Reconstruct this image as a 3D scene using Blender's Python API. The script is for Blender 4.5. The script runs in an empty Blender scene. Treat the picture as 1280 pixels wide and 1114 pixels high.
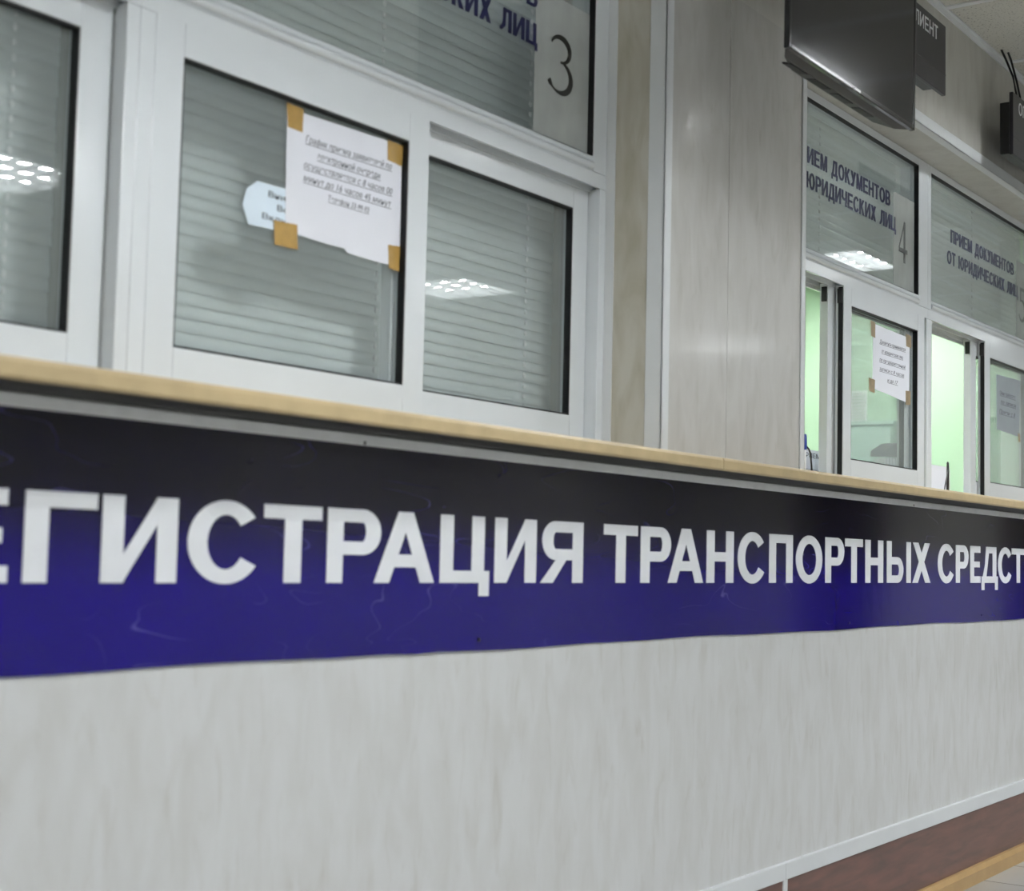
# Service hall with sliding counter windows, a long blue banner under the counter shelf and wall mounted screens.
# World axes: x runs along the counter wall, y runs into that wall, z is up.  Units are metres.
import bpy, bmesh, math, random
from mathutils import Vector, Matrix
random.seed(7)
scene = bpy.context.scene
COL = scene.collection
PI = math.pi

# ------------------------------------------------------------------ materials
def lin(c):
    out = []
    for v in c:
        v = v / 255.0
        out.append(v / 12.92 if v <= 0.04045 else ((v + 0.055) / 1.055) ** 2.4)
    return tuple(out) + (1.0,)

def new_mat(name):
    m = bpy.data.materials.new(name)
    m.use_nodes = True
    nt = m.node_tree
    nt.nodes.clear()
    out = nt.nodes.new('ShaderNodeOutputMaterial')
    return m, nt, out

def N(nt, kind, **kw):
    n = nt.nodes.new(kind)
    for k, v in kw.items():
        if hasattr(n, k):
            setattr(n, k, v)
        else:
            n.inputs[k.replace('_', ' ')].default_value = v
    return n

def principled(nt, out, color, rough=0.4, spec=0.5, metal=0.0, coat=0.0, coat_rough=0.05):
    p = nt.nodes.new('ShaderNodeBsdfPrincipled')
    p.inputs['Base Color'].default_value = color
    p.inputs['Roughness'].default_value = rough
    p.inputs['Metallic'].default_value = metal
    p.inputs['Specular IOR Level'].default_value = spec
    p.inputs['Coat Weight'].default_value = coat
    p.inputs['Coat Roughness'].default_value = coat_rough
    nt.links.new(p.outputs[0], out.inputs[0])
    return p

def noise_color(nt, p, c1, c2, scale=(1, 1, 1), nscale=5.0, detail=3.0, lo=0.35, hi=0.65, distortion=0.0, rot=(0, 0, 0)):
    tc = nt.nodes.new('ShaderNodeTexCoord')
    mp = nt.nodes.new('ShaderNodeMapping')
    mp.inputs['Scale'].default_value = scale
    mp.inputs['Rotation'].default_value = rot
    no = nt.nodes.new('ShaderNodeTexNoise')
    no.inputs['Scale'].default_value = nscale
    no.inputs['Detail'].default_value = detail
    no.inputs['Distortion'].default_value = distortion
    cr = nt.nodes.new('ShaderNodeValToRGB')
    cr.color_ramp.elements[0].position = lo
    cr.color_ramp.elements[0].color = c1
    cr.color_ramp.elements[1].position = hi
    cr.color_ramp.elements[1].color = c2
    nt.links.new(tc.outputs['Object'], mp.inputs[0])
    nt.links.new(mp.outputs[0], no.inputs['Vector'])
    nt.links.new(no.outputs[0], cr.inputs[0])
    nt.links.new(cr.outputs[0], p.inputs['Base Color'])
    return no, cr

def simple(name, rgb, rough=0.4, spec=0.5, metal=0.0, coat=0.0, var=0.06, nscale=30.0):
    m, nt, out = new_mat(name)
    c = lin(rgb)
    p = principled(nt, out, c, rough, spec, metal, coat)
    c1 = tuple(v * (1 - var) for v in c[:3]) + (1,)
    noise_color(nt, p, c1, c, nscale=nscale)
    return m

def marble(name, c1, c2, seam=0.0, rough=0.24, spec=0.5):
    m, nt, out = new_mat(name)
    p = principled(nt, out, lin(c1), rough, spec)
    no, cr = noise_color(nt, p, lin(c1), lin(c2), scale=(8, 8, 2.4), nscale=2.6, detail=5, lo=0.30, hi=0.62, distortion=0.6, rot=(0, 0.12, 0))
    # faint darker veins
    tc = nt.nodes.new('ShaderNodeTexCoord')
    mp = nt.nodes.new('ShaderNodeMapping')
    mp.inputs['Scale'].default_value = (22, 22, 5.5)
    mp.inputs['Rotation'].default_value = (0, 0.16, 0)
    n2 = nt.nodes.new('ShaderNodeTexNoise')
    n2.inputs['Scale'].default_value = 1.6
    n2.inputs['Detail'].default_value = 4
    n2.inputs['Distortion'].default_value = 0.9
    r2 = nt.nodes.new('ShaderNodeValToRGB')
    r2.color_ramp.elements[0].position = 0.57
    r2.color_ramp.elements[0].color = (1, 1, 1, 1)
    r2.color_ramp.elements[1].position = 0.78
    r2.color_ramp.elements[1].color = (0.90, 0.885, 0.86, 1)
    mx = nt.nodes.new('ShaderNodeMix')
    mx.data_type = 'RGBA'
    mx.blend_type = 'MULTIPLY'
    mx.inputs['Factor'].default_value = 1.0
    nt.links.new(tc.outputs['Object'], mp.inputs[0])
    nt.links.new(mp.outputs[0], n2.inputs['Vector'])
    nt.links.new(n2.outputs[0], r2.inputs[0])
    nt.links.new(cr.outputs[0], mx.inputs['A'])
    nt.links.new(r2.outputs[0], mx.inputs['B'])
    nt.links.new(mx.outputs['Result'], p.inputs['Base Color'])
    # gentle waviness of the sheet
    bp = nt.nodes.new('ShaderNodeBump')
    bp.inputs['Strength'].default_value = 0.05
    bp.inputs['Distance'].default_value = 0.01
    n3 = nt.nodes.new('ShaderNodeTexNoise')
    n3.inputs['Scale'].default_value = 3.0
    mp3 = nt.nodes.new('ShaderNodeMapping')
    mp3.inputs['Scale'].default_value = (8, 8, 0.5)
    nt.links.new(tc.outputs['Object'], mp3.inputs[0])
    nt.links.new(mp3.outputs[0], n3.inputs['Vector'])
    nt.links.new(n3.outputs[0], bp.inputs['Height'])
    nt.links.new(bp.outputs[0], p.inputs['Normal'])
    return m

def glass_mat(name, tint, refl=1.0, haze=0.0, haze_col=(200, 205, 200)):
    m, nt, out = new_mat(name)
    tr = nt.nodes.new('ShaderNodeBsdfTransparent')
    tr.inputs[0].default_value = tint
    gl = nt.nodes.new('ShaderNodeBsdfGlossy')
    gl.inputs['Roughness'].default_value = 0.012
    gl.inputs['Color'].default_value = (refl, refl, refl, 1)
    fr = nt.nodes.new('ShaderNodeFresnel')
    geo = nt.nodes.new('ShaderNodeNewGeometry')
    ior = nt.nodes.new('ShaderNodeMapRange')          # same reflectance on both faces of the sheet
    ior.inputs['To Min'].default_value = 1.5
    ior.inputs['To Max'].default_value = 1 / 1.5
    nt.links.new(geo.outputs['Backfacing'], ior.inputs['Value'])
    nt.links.new(ior.outputs[0], fr.inputs['IOR'])
    mx = nt.nodes.new('ShaderNodeMixShader')
    nt.links.new(fr.outputs[0], mx.inputs[0])
    src = tr
    if haze > 0:
        df = nt.nodes.new('ShaderNodeBsdfDiffuse')
        df.inputs[0].default_value = lin(haze_col)
        m2 = nt.nodes.new('ShaderNodeMixShader')
        no = nt.nodes.new('ShaderNodeTexNoise')
        no.inputs['Scale'].default_value = 3.0
        mr = nt.nodes.new('ShaderNodeMapRange')
        mr.inputs['To Min'].default_value = haze * 0.8
        mr.inputs['To Max'].default_value = haze * 1.2
        nt.links.new(no.outputs[0], mr.inputs[0])
        nt.links.new(mr.outputs[0], m2.inputs[0])
        nt.links.new(tr.outputs[0], m2.inputs[1])
        nt.links.new(df.outputs[0], m2.inputs[2])
        src = m2
    nt.links.new(src.outputs[0], mx.inputs[1])
    nt.links.new(gl.outputs[0], mx.inputs[2])
    nt.links.new(mx.outputs[0], out.inputs[0])
    return m

def emit_mat(name, color, strength):
    m, nt, out = new_mat(name)
    e = nt.nodes.new('ShaderNodeEmission')
    e.inputs[0].default_value = color
    e.inputs[1].default_value = strength
    nt.links.new(e.outputs[0], out.inputs[0])
    return m

LAMP = 212.0
OFFICE = 165.0
M = {}
M['frame'] = simple('white_window_profile', (216, 221, 225), 0.14, 0.5, var=0.03, nscale=6)
M['trim'] = simple('white_plastic_trim', (214, 217, 219), 0.3, 0.5, var=0.03, nscale=8)
M['rubber'] = simple('black_rubber', (14, 15, 17), 0.5, 0.3)
M['black_plastic'] = simple('black_plastic', (16, 16, 19), 0.3, 0.5)
M['glass'] = glass_mat('window_glass', (0.96, 0.97, 0.965, 1), 1.0, 0.13, (206, 217, 219))
M['frost'] = glass_mat('frosted_number_film', (0.93, 0.94, 0.93, 1), 0.35, 0.55, (212, 216, 214))
M['slat'] = simple('grey_blind_slat', (222, 230, 230), 0.42, 0.4, var=0.05, nscale=4)
M['cord'] = simple('white_blind_cord', (250, 252, 252), 0.6, 0.3)
M['marble'] = marble('pale_marbled_panel', (198, 198, 196), (206, 207, 207))
M['marble_grey'] = marble('grey_marbled_panel', (190, 188, 184), (200, 199, 196), rough=0.11, spec=0.62)
M['marble_beige'] = marble('beige_marbled_panel', (176, 174, 168), (186, 185, 179), rough=0.4)
M['marble_reveal'] = marble('yellowish_marbled_panel', (172, 166, 148), (192, 189, 178), rough=0.4)
M['counter_edge'] = simple('tan_edge_band', (188, 168, 130), 0.35, 0.4, var=0.14, nscale=22)
M['counter_under'] = simple('dark_board_underside', (26, 23, 22), 0.45, 0.4, var=0.5, nscale=40)
M['letter'] = simple('white_vinyl_letter', (226, 228, 231), 0.4, 0.4, var=0.03)
M['navy'] = simple('navy_vinyl_letter', (25, 27, 66), 0.4, 0.4)
M['digit'] = simple('dark_grey_vinyl_digit', (34, 35, 32), 0.4, 0.4)
M['digit_pale'] = simple('mid_grey_vinyl_digit', (62, 64, 66), 0.4, 0.4)
M['paper'] = simple('white_paper', (226, 228, 236), 0.8, 0.2, var=0.03, nscale=6)
M['paper_grey'] = simple('greyish_paper', (150, 157, 162), 0.8, 0.2, var=0.06, nscale=9)
M['card'] = simple('pale_blue_card', (214, 228, 240), 0.7, 0.2, var=0.02)
M['print'] = simple('grey_print', (96, 98, 108), 0.8, 0.1)
M['print_dark'] = simple('black_print', (40, 42, 50), 0.8, 0.1)
M['tape'] = simple('brown_packing_tape', (170, 136, 72), 0.35, 0.5, var=0.12, nscale=60)
M['tape_pale'] = simple('faded_brown_tape', (150, 132, 104), 0.4, 0.4, var=0.2, nscale=60)
M['tray'] = simple('dark_matt_plastic', (34, 33, 38), 0.8, 0.15)
M['tv'] = simple('black_gloss_plastic', (14, 14, 17), 0.14, 0.5)
M['tv_back'] = simple('black_matt_plastic', (20, 20, 23), 0.4, 0.5)
M['panel_face'] = simple('dark_display_face', (32, 31, 37), 0.3, 0.4)
M['pen_blue'] = simple('blue_plastic', (36, 62, 150), 0.3, 0.5)
M['pen_white'] = simple('white_plastic', (246, 247, 248), 0.3, 0.5)
M['pen_black'] = simple('black_pen_plastic', (24, 24, 28), 0.3, 0.5)
M['green'] = simple('pale_green_paint', (198, 227, 198), 0.8, 0.2, var=0.02, nscale=1.0)
M['office_grey'] = simple('grey_office_paint', (176, 178, 172), 0.8, 0.2)
M['white_paint'] = simple('white_paint', (214, 214, 208), 0.7, 0.2)
M['hall_paint'] = simple('hall_paint', (196, 194, 186), 0.7, 0.2)
M['dark_door'] = simple('dark_brown_door', (44, 34, 30), 0.4, 0.4)
M['tan_base'] = simple('tan_skirting', (178, 146, 98), 0.35, 0.4, var=0.1, nscale=18)
M['cyan'] = simple('pale_cyan_laminate', (196, 228, 216), 0.6, 0.3)
M['steel'] = simple('brushed_steel', (150, 152, 155), 0.3, 0.5, metal=0.9)
M['lamp'] = emit_mat('lamp_tube_light', (0.95, 0.98, 1.0, 1), LAMP)
M['office_lamp'] = emit_mat('office_tube_light', (0.97, 1.0, 0.97, 1), OFFICE)
M['louvre'] = simple('white_louvre', (246, 248, 248), 0.3, 0.5)

def screen_mat():
    m, nt, out = new_mat('dark_screen')
    p = principled(nt, out, lin((20, 20, 24)), 0.10, 0.26, coat=0.0)
    noise_color(nt, p, lin((19, 19, 23)), lin((22, 22, 26)), nscale=2)
    return m
M['screen'] = screen_mat()

def banner_mat():
    m, nt, out = new_mat('blue_vinyl_banner')
    p = principled(nt, out, lin((30, 18, 132)), 0.10, 0.38)
    tc = nt.nodes.new('ShaderNodeTexCoord')
    # printed ink, a slightly uneven royal blue
    no = nt.nodes.new('ShaderNodeTexNoise')
    no.inputs['Scale'].default_value = 2.0
    cr = nt.nodes.new('ShaderNodeValToRGB')
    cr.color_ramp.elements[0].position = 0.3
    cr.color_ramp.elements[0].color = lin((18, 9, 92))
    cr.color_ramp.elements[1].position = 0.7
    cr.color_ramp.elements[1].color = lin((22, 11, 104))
    nt.links.new(tc.outputs['Object'], no.inputs['Vector'])
    nt.links.new(no.outputs[0], cr.inputs[0])
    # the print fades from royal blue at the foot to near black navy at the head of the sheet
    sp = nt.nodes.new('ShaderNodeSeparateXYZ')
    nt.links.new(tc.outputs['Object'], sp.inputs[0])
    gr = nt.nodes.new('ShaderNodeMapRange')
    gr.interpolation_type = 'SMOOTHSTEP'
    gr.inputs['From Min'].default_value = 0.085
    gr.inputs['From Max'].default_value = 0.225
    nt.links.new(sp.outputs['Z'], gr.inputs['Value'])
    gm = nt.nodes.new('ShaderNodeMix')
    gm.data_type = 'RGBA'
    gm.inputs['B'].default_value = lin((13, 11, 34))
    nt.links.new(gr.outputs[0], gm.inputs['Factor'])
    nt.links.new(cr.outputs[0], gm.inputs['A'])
    # wispy pale scuffs
    mp = nt.nodes.new('ShaderNodeMapping')
    mp.inputs['Scale'].default_value = (3.0, 1, 9.0)
    n2 = nt.nodes.new('ShaderNodeTexNoise')
    n2.inputs['Scale'].default_value = 1.5
    n2.inputs['Detail'].default_value = 1.0
    n2.inputs['Distortion'].default_value = 0.8
    r2 = nt.nodes.new('ShaderNodeValToRGB')
    e = r2.color_ramp.elements
    e[0].position = 0.496; e[0].color = (0, 0, 0, 1)
    e[1].position = 0.504; e[1].color = (0, 0, 0, 1)
    x = e.new(0.5); x.color = (1, 1, 1, 1)
    n3 = nt.nodes.new('ShaderNodeTexNoise')
    n3.inputs['Scale'].default_value = 4.0
    r3 = nt.nodes.new('ShaderNodeValToRGB')
    r3.color_ramp.elements[0].position = 0.50
    r3.color_ramp.elements[1].position = 0.60
    r3.color_ramp.elements[1].color = (0.5, 0.5, 0.5, 1)
    mul = nt.nodes.new('ShaderNodeMath')
    mul.operation = 'MULTIPLY'
    nt.links.new(tc.outputs['Object'], mp.inputs[0])
    nt.links.new(mp.outputs[0], n2.inputs['Vector'])
    nt.links.new(tc.outputs['Object'], n3.inputs['Vector'])
    nt.links.new(n2.outputs[0], r2.inputs[0])
    nt.links.new(n3.outputs[0], r3.inputs[0])
    nt.links.new(r2.outputs[0], mul.inputs[0])
    nt.links.new(r3.outputs[0], mul.inputs[1])
    mx = nt.nodes.new('ShaderNodeMix')
    mx.data_type = 'RGBA'
    mx.inputs['B'].default_value = lin((96, 92, 160))
    nt.links.new(mul.outputs[0], mx.inputs['Factor'])
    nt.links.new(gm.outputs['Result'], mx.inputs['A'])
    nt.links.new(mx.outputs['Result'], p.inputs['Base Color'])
    # slow waviness, stronger across than up
    bp = nt.nodes.new('ShaderNodeBump')
    bp.inputs['Strength'].default_value = 0.025
    bp.inputs['Distance'].default_value = 0.02
    n4 = nt.nodes.new('ShaderNodeTexNoise')
    n4.inputs['Scale'].default_value = 2.5
    nt.links.new(tc.outputs['Object'], n4.inputs['Vector'])
    nt.links.new(n4.outputs[0], bp.inputs['Height'])
    nt.links.new(bp.outputs[0], p.inputs['Normal'])
    return m
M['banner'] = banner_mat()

def brown_mat():
    m, nt, out = new_mat('reddish_brown_laminate')
    p = principled(nt, out, lin((112, 76, 66)), 0.33, 0.5)
    no, cr = noise_color(nt, p, lin((84, 62, 55)), lin((118, 82, 72)), scale=(2.0, 2, 14), nscale=3.0, detail=8, lo=0.3, hi=0.7, distortion=0.5)
    return m
M['brown'] = brown_mat()

def ceil_mat():
    m, nt, out = new_mat('speckled_ceiling_tile')
    p = principled(nt, out, lin((196, 195, 188)), 0.9, 0.1)
    noise_color(nt, p, lin((130, 130, 124)), lin((200, 199, 192)), nscale=160, detail=2, lo=0.27, hi=0.42)
    return m
M['ceil'] = ceil_mat()

def floor_mat():
    m, nt, out = new_mat('grey_floor_tiles')
    p = principled(nt, out, lin((170, 170, 168)), 0.25, 0.5)
    tc = nt.nodes.new('ShaderNodeTexCoord')
    mp = nt.nodes.new('ShaderNodeMapping')
    mp.inputs['Location'].default_value = (-4.51, 0.02, 0)
    br = nt.nodes.new('ShaderNodeTexBrick')
    br.offset = 0.0
    br.inputs['Scale'].default_value = 1.0
    br.inputs['Mortar Size'].default_value = 0.003
    br.inputs['Brick Width'].default_value = 0.285
    br.inputs['Row Height'].default_value = 0.285
    br.inputs['Color1'].default_value = lin((176, 176, 174))
    br.inputs['Color2'].default_value = lin((168, 168, 166))
    br.inputs['Mortar'].default_value = lin((110, 108, 106))
    nt.links.new(tc.outputs['Object'], mp.inputs[0])
    nt.links.new(mp.outputs[0], br.inputs['Vector'])
    nt.links.new(br.outputs['Color'], p.inputs['Base Color'])
    return m
M['floor'] = floor_mat()

# ------------------------------------------------------------------ geometry helpers (all take world coordinates)
def add_box(bm, x0, x1, y0, y1, z0, z1):
    v = [bm.verts.new(c) for c in ((x0, y0, z0), (x1, y0, z0), (x1, y1, z0), (x0, y1, z0),
                                   (x0, y0, z1), (x1, y0, z1), (x1, y1, z1), (x0, y1, z1))]
    for f in ((0, 3, 2, 1), (4, 5, 6, 7), (0, 1, 5, 4), (1, 2, 6, 5), (2, 3, 7, 6), (3, 0, 4, 7)):
        bm.faces.new([v[i] for i in f])

def add_prism_x(bm, prof, x0, x1):
    """closed (y,z) profile swept along x"""
    a = [bm.verts.new((x0, y, z)) for y, z in prof]
    b = [bm.verts.new((x1, y, z)) for y, z in prof]
    n = len(prof)
    for i in range(n):
        j = (i + 1) % n
        bm.faces.new((a[i], a[j], b[j], b[i]))
    bm.faces.new(a[::-1])
    bm.faces.new(b)

def add_prism_z(bm, prof, z0, z1):
    a = [bm.verts.new((x, y, z0)) for x, y in prof]
    b = [bm.verts.new((x, y, z1)) for x, y in prof]
    n = len(prof)
    for i in range(n):
        j = (i + 1) % n
        bm.faces.new((a[i], a[j], b[j], b[i]))
    bm.faces.new(a[::-1])
    bm.faces.new(b)

def add_plate(bm, pts, y0, y1):
    """closed outline in the x-z plane, thickened along y"""
    a = [bm.verts.new((x, y0, z)) for x, z in pts]
    b = [bm.verts.new((x, y1, z)) for x, z in pts]
    n = len(pts)
    for i in range(n):
        j = (i + 1) % n
        bm.faces.new((a[i], b[i], b[j], a[j]))
    bm.faces.new(a)
    bm.faces.new(b[::-1])

def add_tube(bm, pts, r, seg=8):
    rings = []
    P = [Vector(p) for p in pts]
    rr = r if isinstance(r, (list, tuple)) else [r] * len(P)
    for i, p in enumerate(P):
        d = (P[min(i + 1, len(P) - 1)] - P[max(i - 1, 0)]).normalized()
        s = Vector((0, 0, 1)) if abs(d.z) < 0.9 else Vector((1, 0, 0))
        u = d.cross(s).normalized()
        w = d.cross(u).normalized()
        rings.append([bm.verts.new(p + (u * math.cos(2 * PI * k / seg) + w * math.sin(2 * PI * k / seg)) * rr[i]) for k in range(seg)])
    for i in range(len(rings) - 1):
        for k in range(seg):
            j = (k + 1) % seg
            bm.faces.new((rings[i][k], rings[i][j], rings[i + 1][j], rings[i + 1][k]))
    bm.faces.new(rings[0][::-1])
    bm.faces.new(rings[-1])

WORLD = {}
def obj(name, bm, mat, parent=None, bevel=0.0, smooth=False):
    bmesh.ops.recalc_face_normals(bm, faces=bm.faces[:])
    if bevel > 0:
        bmesh.ops.bevel(bm, geom=bm.edges[:], offset=bevel, segments=2, profile=0.5, affect='EDGES', clamp_overlap=True)
    org = WORLD.get(parent.name, Vector((0, 0, 0))) if parent else Vector((0, 0, 0))
    if parent:
        bmesh.ops.translate(bm, verts=bm.verts[:], vec=-org)
    me = bpy.data.meshes.new(name)
    bm.to_mesh(me)
    bm.free()
    me.materials.append(M[mat] if isinstance(mat, str) else mat)
    if smooth:
        for f in me.polygons:
            f.use_smooth = True
    o = bpy.data.objects.new(name, me)
    COL.objects.link(o)
    if parent:
        o.parent = parent
        WORLD[o.name] = org
    return o

def box_obj(name, mat, b, parent=None, bevel=0.0):
    bm = bmesh.new()
    add_box(bm, *b)
    return obj(name, bm, mat, parent, bevel)

def struct(o):
    o['kind'] = 'structure'
    return o

def empty(name, loc):
    o = bpy.data.objects.new(name, None)
    COL.objects.link(o)
    o.location = loc
    o.empty_display_size = 0.1
    WORLD[o.name] = Vector(loc)
    return o

def thing(name, label, cat, loc, group=None):
    o = empty(name, loc)
    return tag(o, label, cat, group)

def tag(o, label, cat, group=None):
    o['label'] = label
    o['category'] = cat
    if group:
        o['group'] = group
    return o

# ------------------------------------------------------------------ lettering (outlines drawn stroke by stroke)
def g_rect(x0, z0, x1, z1):
    return [[(x0, z0), (x1, z0), (x1, z1), (x0, z1)]]

def g_arc(cx, cz, rx, rz, t, b, a0, a1, n=22):
    out = []
    for i in range(n):
        q = []
        p0 = math.radians(a0 + (a1 - a0) * i / n)
        p1 = math.radians(a0 + (a1 - a0) * (i + 1) / n)
        for (a, k) in ((p0, 0), (p0, 1), (p1, 1), (p1, 0)):
            ax, az = (rx - t, rz - b) if k == 0 else (rx, rz)
            q.append((cx + ax * math.cos(a), cz + az * math.sin(a)))
        out.append(q)
    return out

def g_bowl(x0, z0, x1, z1, t, b, left=True):
    """two bars and a half round joining them on the right"""
    rz = (z1 - z0) / 2
    rx = min((x1 - x0) * 0.62, rz * 1.25)
    c = x1 - rx
    return (g_rect(x0, z1 - b, c + 1e-5, z1) + g_rect(x0, z0, c + 1e-5, z0 + b) +
            g_arc(c, (z0 + z1) / 2, rx, rz, t, b, -90, 90))

def glyph(ch, w, h, t, b):
    R = g_rect
    if ch == 'Г': return R(0, 0, t, h) + R(0, h - b, w, h)
    if ch == 'П': return R(0, 0, t, h) + R(w - t, 0, w, h) + R(0, h - b, w, h)
    if ch == 'Н': return R(0, 0, t, h) + R(w - t, 0, w, h) + R(0, h * .5 - b / 2, w, h * .5 + b / 2)
    if ch == 'И': return R(0, 0, t, h) + R(w - t, 0, w, h) + [[(t * .55, 0), (t * 1.02, 0), (w - t * .55, h), (w - t * 1.02, h)],
                                                             [(t * .9, 0), (t * 1.02, 0), (w - t * .9, h * .72 + h * .28), (w - t, h * .70), (t, h * .02)],
                                                             [(t, 0), (w - t, h * .68), (w - t, h), (t, h * .32)]]
    if ch == 'Т': return R(w / 2 - t / 2, 0, w / 2 + t / 2, h) + R(0, h - b, w, h)
    if ch == 'Е': return R(0, 0, t, h) + R(0, h - b, w * .97, h) + R(0, 0, w, b) + R(0, h * .5 - b * .45, w * .91, h * .5 + b * .45)
    if ch == 'Р': return R(0, 0, t, h) + g_bowl(t * .5, h * .38, w, h, t, b)
    if ch == 'Я':
        leg = [[(0, 0), (t * 1.12, 0), (w * .62, h * .40), (w * .62 - t * .95, h * .40)]]
        return [[(w - x, z) for x, z in q] for q in (R(0, 0, t, h) + g_bowl(t * .5, h * .37, w * .97, h, t, b))] + leg
    if ch == 'Ь': return R(0, 0, t, h) + g_bowl(t * .5, 0, w, h * .62, t, b)
    if ch == 'Ы':
        s = w * .68
        return R(0, 0, t * .95, h) + g_bowl(t * .5, 0, s, h * .62, t * .9, b) + R(w - t * .95, 0, w, h)
    if ch == 'В': return R(0, 0, t, h) + g_bowl(t * .5, 0, w, h * .56, t, b) + g_bowl(t * .5, h * .56 - b * .95, w * .93, h, t, b)
    if ch == 'О': return g_arc(w / 2, h / 2, w / 2, h / 2 + h * .015, t, b, 0, 360, 44)
    if ch == 'С':
        rx = w * .53
        return g_arc(rx, h / 2, rx, h / 2 + h * .015, t, b, 38, 326, 40)
    if ch == 'А':
        q = t * 1.02
        return [[(0, 0), (q, 0), (w / 2 + q * .42, h), (w / 2 - q * .52, h)], [(w - q, 0), (w, 0), (w / 2 + q * .52, h), (w / 2 - q * .42, h)],
                [(w * .2, h * .22), (w * .8, h * .22), (w * .72, h * .22 + b), (w * .28, h * .22 + b)]]
    if ch == 'Ц':
        d = w - t * .42
        return R(0, 0, t, h) + R(d - t, 0, d, h) + R(0, 0, w, b) + R(w - t * .82, -h * .2, w, b)
    if ch == 'Д':
        l = w * .09
        return (R(0, 0, w, b) + R(0, -h * .2, t * .8, b) + R(w - t * .8, -h * .2, w, b) + R(w * .28, h - b, w - l, h) +
                R(w - l - t, 0, w - l, h) + [[(l, b), (l + t * .95, b), (w * .28 + t * .95, h), (w * .28, h), (w * .22, h * .5)]])
    if ch == 'Х':
        q = t * 1.15
        return [[(0, 0), (q, 0), (w * .97, h), (w * .97 - q, h)], [(w - q, 0), (w, 0), (w * .03 + q, h), (w * .03, h)]]
    if ch == 'К':
        return R(0, 0, t, h) + [[(t, h * .36), (t, h * .62), (w * .94 - t * 1.1, h), (w * .94, h)], [(w - t * 1.2, 0), (w, 0), (w * .52, h * .62), (w * .36, h * .5)]]
    if ch == 'М':
        return R(0, 0, t * .9, h) + R(w - t * .9, 0, w, h) + [[(0, h), (t * 1.2, h), (w / 2 + t * .4, 0), (w / 2 - t * .4, 0)], [(w, h), (w - t * 1.2, h), (w / 2 - t * .4, 0), (w / 2 + t * .4, 0)]]
    if ch == 'У':
        return [[(w * .18, 0), (w * .18 + t * 1.1, 0), (w, h), (w - t * 1.1, h)], [(0, h), (t * 1.1, h), (w * .62, h * .36), (w * .45, h * .26)], [(w * .03, 0), (w * .3, 0), (w * .36, b), (w * .03, b)]]
    if ch == 'Ю':
        c = w * .66
        return R(0, 0, t, h) + R(0, h / 2 - b / 2, w * .42, h / 2 + b / 2) + g_arc(c, h / 2, w - c, h / 2 + h * .015, t, b, 0, 360, 36)
    if ch == 'Ч':
        return R(w - t, 0, w, h) + R(0, h * .6, t, h) + g_arc(t + (w - t) * .38, h * .6, t + (w - t) * .38, h * .25, t, b, 180, 270) + R(t + (w - t) * .36, h * .35, w, h * .35 + b)
    if ch == 'Л':
        return R(w - t, 0, w, h) + R(w * .26, h - b, w, h) + [[(w * .26, h), (w * .26 + t, h), (w * .24 + t * .8, h * .22), (w * .18, h * .02), (w * .10, h * .15), (w * .24, h * .4)], [(0, 0), (w * .18, 0), (w * .27, h * .2), (0, b)]]
    if ch == 'Ф':
        return R(w / 2 - t / 2, 0, w / 2 + t / 2, h) + g_arc(w / 2, h / 2, w / 2, h * .36, t, b, 0, 360, 36)
    if ch == 'З':
        return g_arc(w * .42, h * .72, w * .5, h * .28, t, b, -80, 160) + g_arc(w * .45, h * .29, w * .55, h * .29, t, b, -160, 90)
    return []

ADV = {'Г': .58, 'П': .72, 'Н': .72, 'И': .73, 'Т': .64, 'Е': .66, 'Р': .67, 'Я': .72, 'Ы': .9, 'В': .7, 'О': .78, 'С': .73, 'А': .74,
       'Ц': .76, 'Д': .78, 'Х': .7, 'К': .68, 'М': .83, 'У': .66, 'Ю': 1.02, 'Ч': .69, 'Л': .72, 'Ф': .86, 'З': .62, ' ': .36}

STAG = [0]
def add_poly(bm, q, ox, oz, yf, yb):
    pts = [(ox + x, oz + z) for x, z in q]
    area = sum(pts[i][0] * pts[(i + 1) % len(pts)][1] - pts[(i + 1) % len(pts)][0] * pts[i][1] for i in range(len(pts)))
    if abs(area) < 1e-12:
        return
    if area < 0:
        pts = pts[::-1]
    STAG[0] = (STAG[0] + 1) % 7
    yf -= STAG[0] * .00005          # overlapping strokes never share one plane
    a = [bm.verts.new((x, yf, z)) for x, z in pts]
    b = [bm.verts.new((x, yb, z)) for x, z in pts]
    n = len(pts)
    bm.faces.new(a)
    bm.faces.new(b[::-1])
    for i in range(n):
        j = (i + 1) % n
        bm.faces.new((a[j], a[i], b[i], b[j]))

def add_word_line(bm, text, x0, x1, base, h, yf, yb, weight=0.205, bar=0.155, gap=0.10):
    tot = sum(ADV[c] for c in text) + gap * (len(text) - 1)
    s = (x1 - x0) / tot
    x = x0
    for c in text:
        w = ADV[c] * s
        for q in glyph(c, w, h, weight * s, bar * h):
            add_poly(bm, q, x, base, yf, yb)
        x += w + gap * s

def add_stroke(bm, pts, widths, yf, yb):
    P = [Vector(p) for p in pts]
    L, Rr = [], []
    for i, p in enumerate(P):
        d = (P[min(i + 1, len(P) - 1)] - P[max(i - 1, 0)]).normalized()
        n = Vector((-d.y, d.x))
        L.append(p + n * widths[i] / 2)
        Rr.append(p - n * widths[i] / 2)
    for i in range(len(P) - 1):
        add_poly(bm, [tuple(L[i]), tuple(Rr[i]), tuple(Rr[i + 1]), tuple(L[i + 1])], 0, 0, yf, yb)

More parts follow.
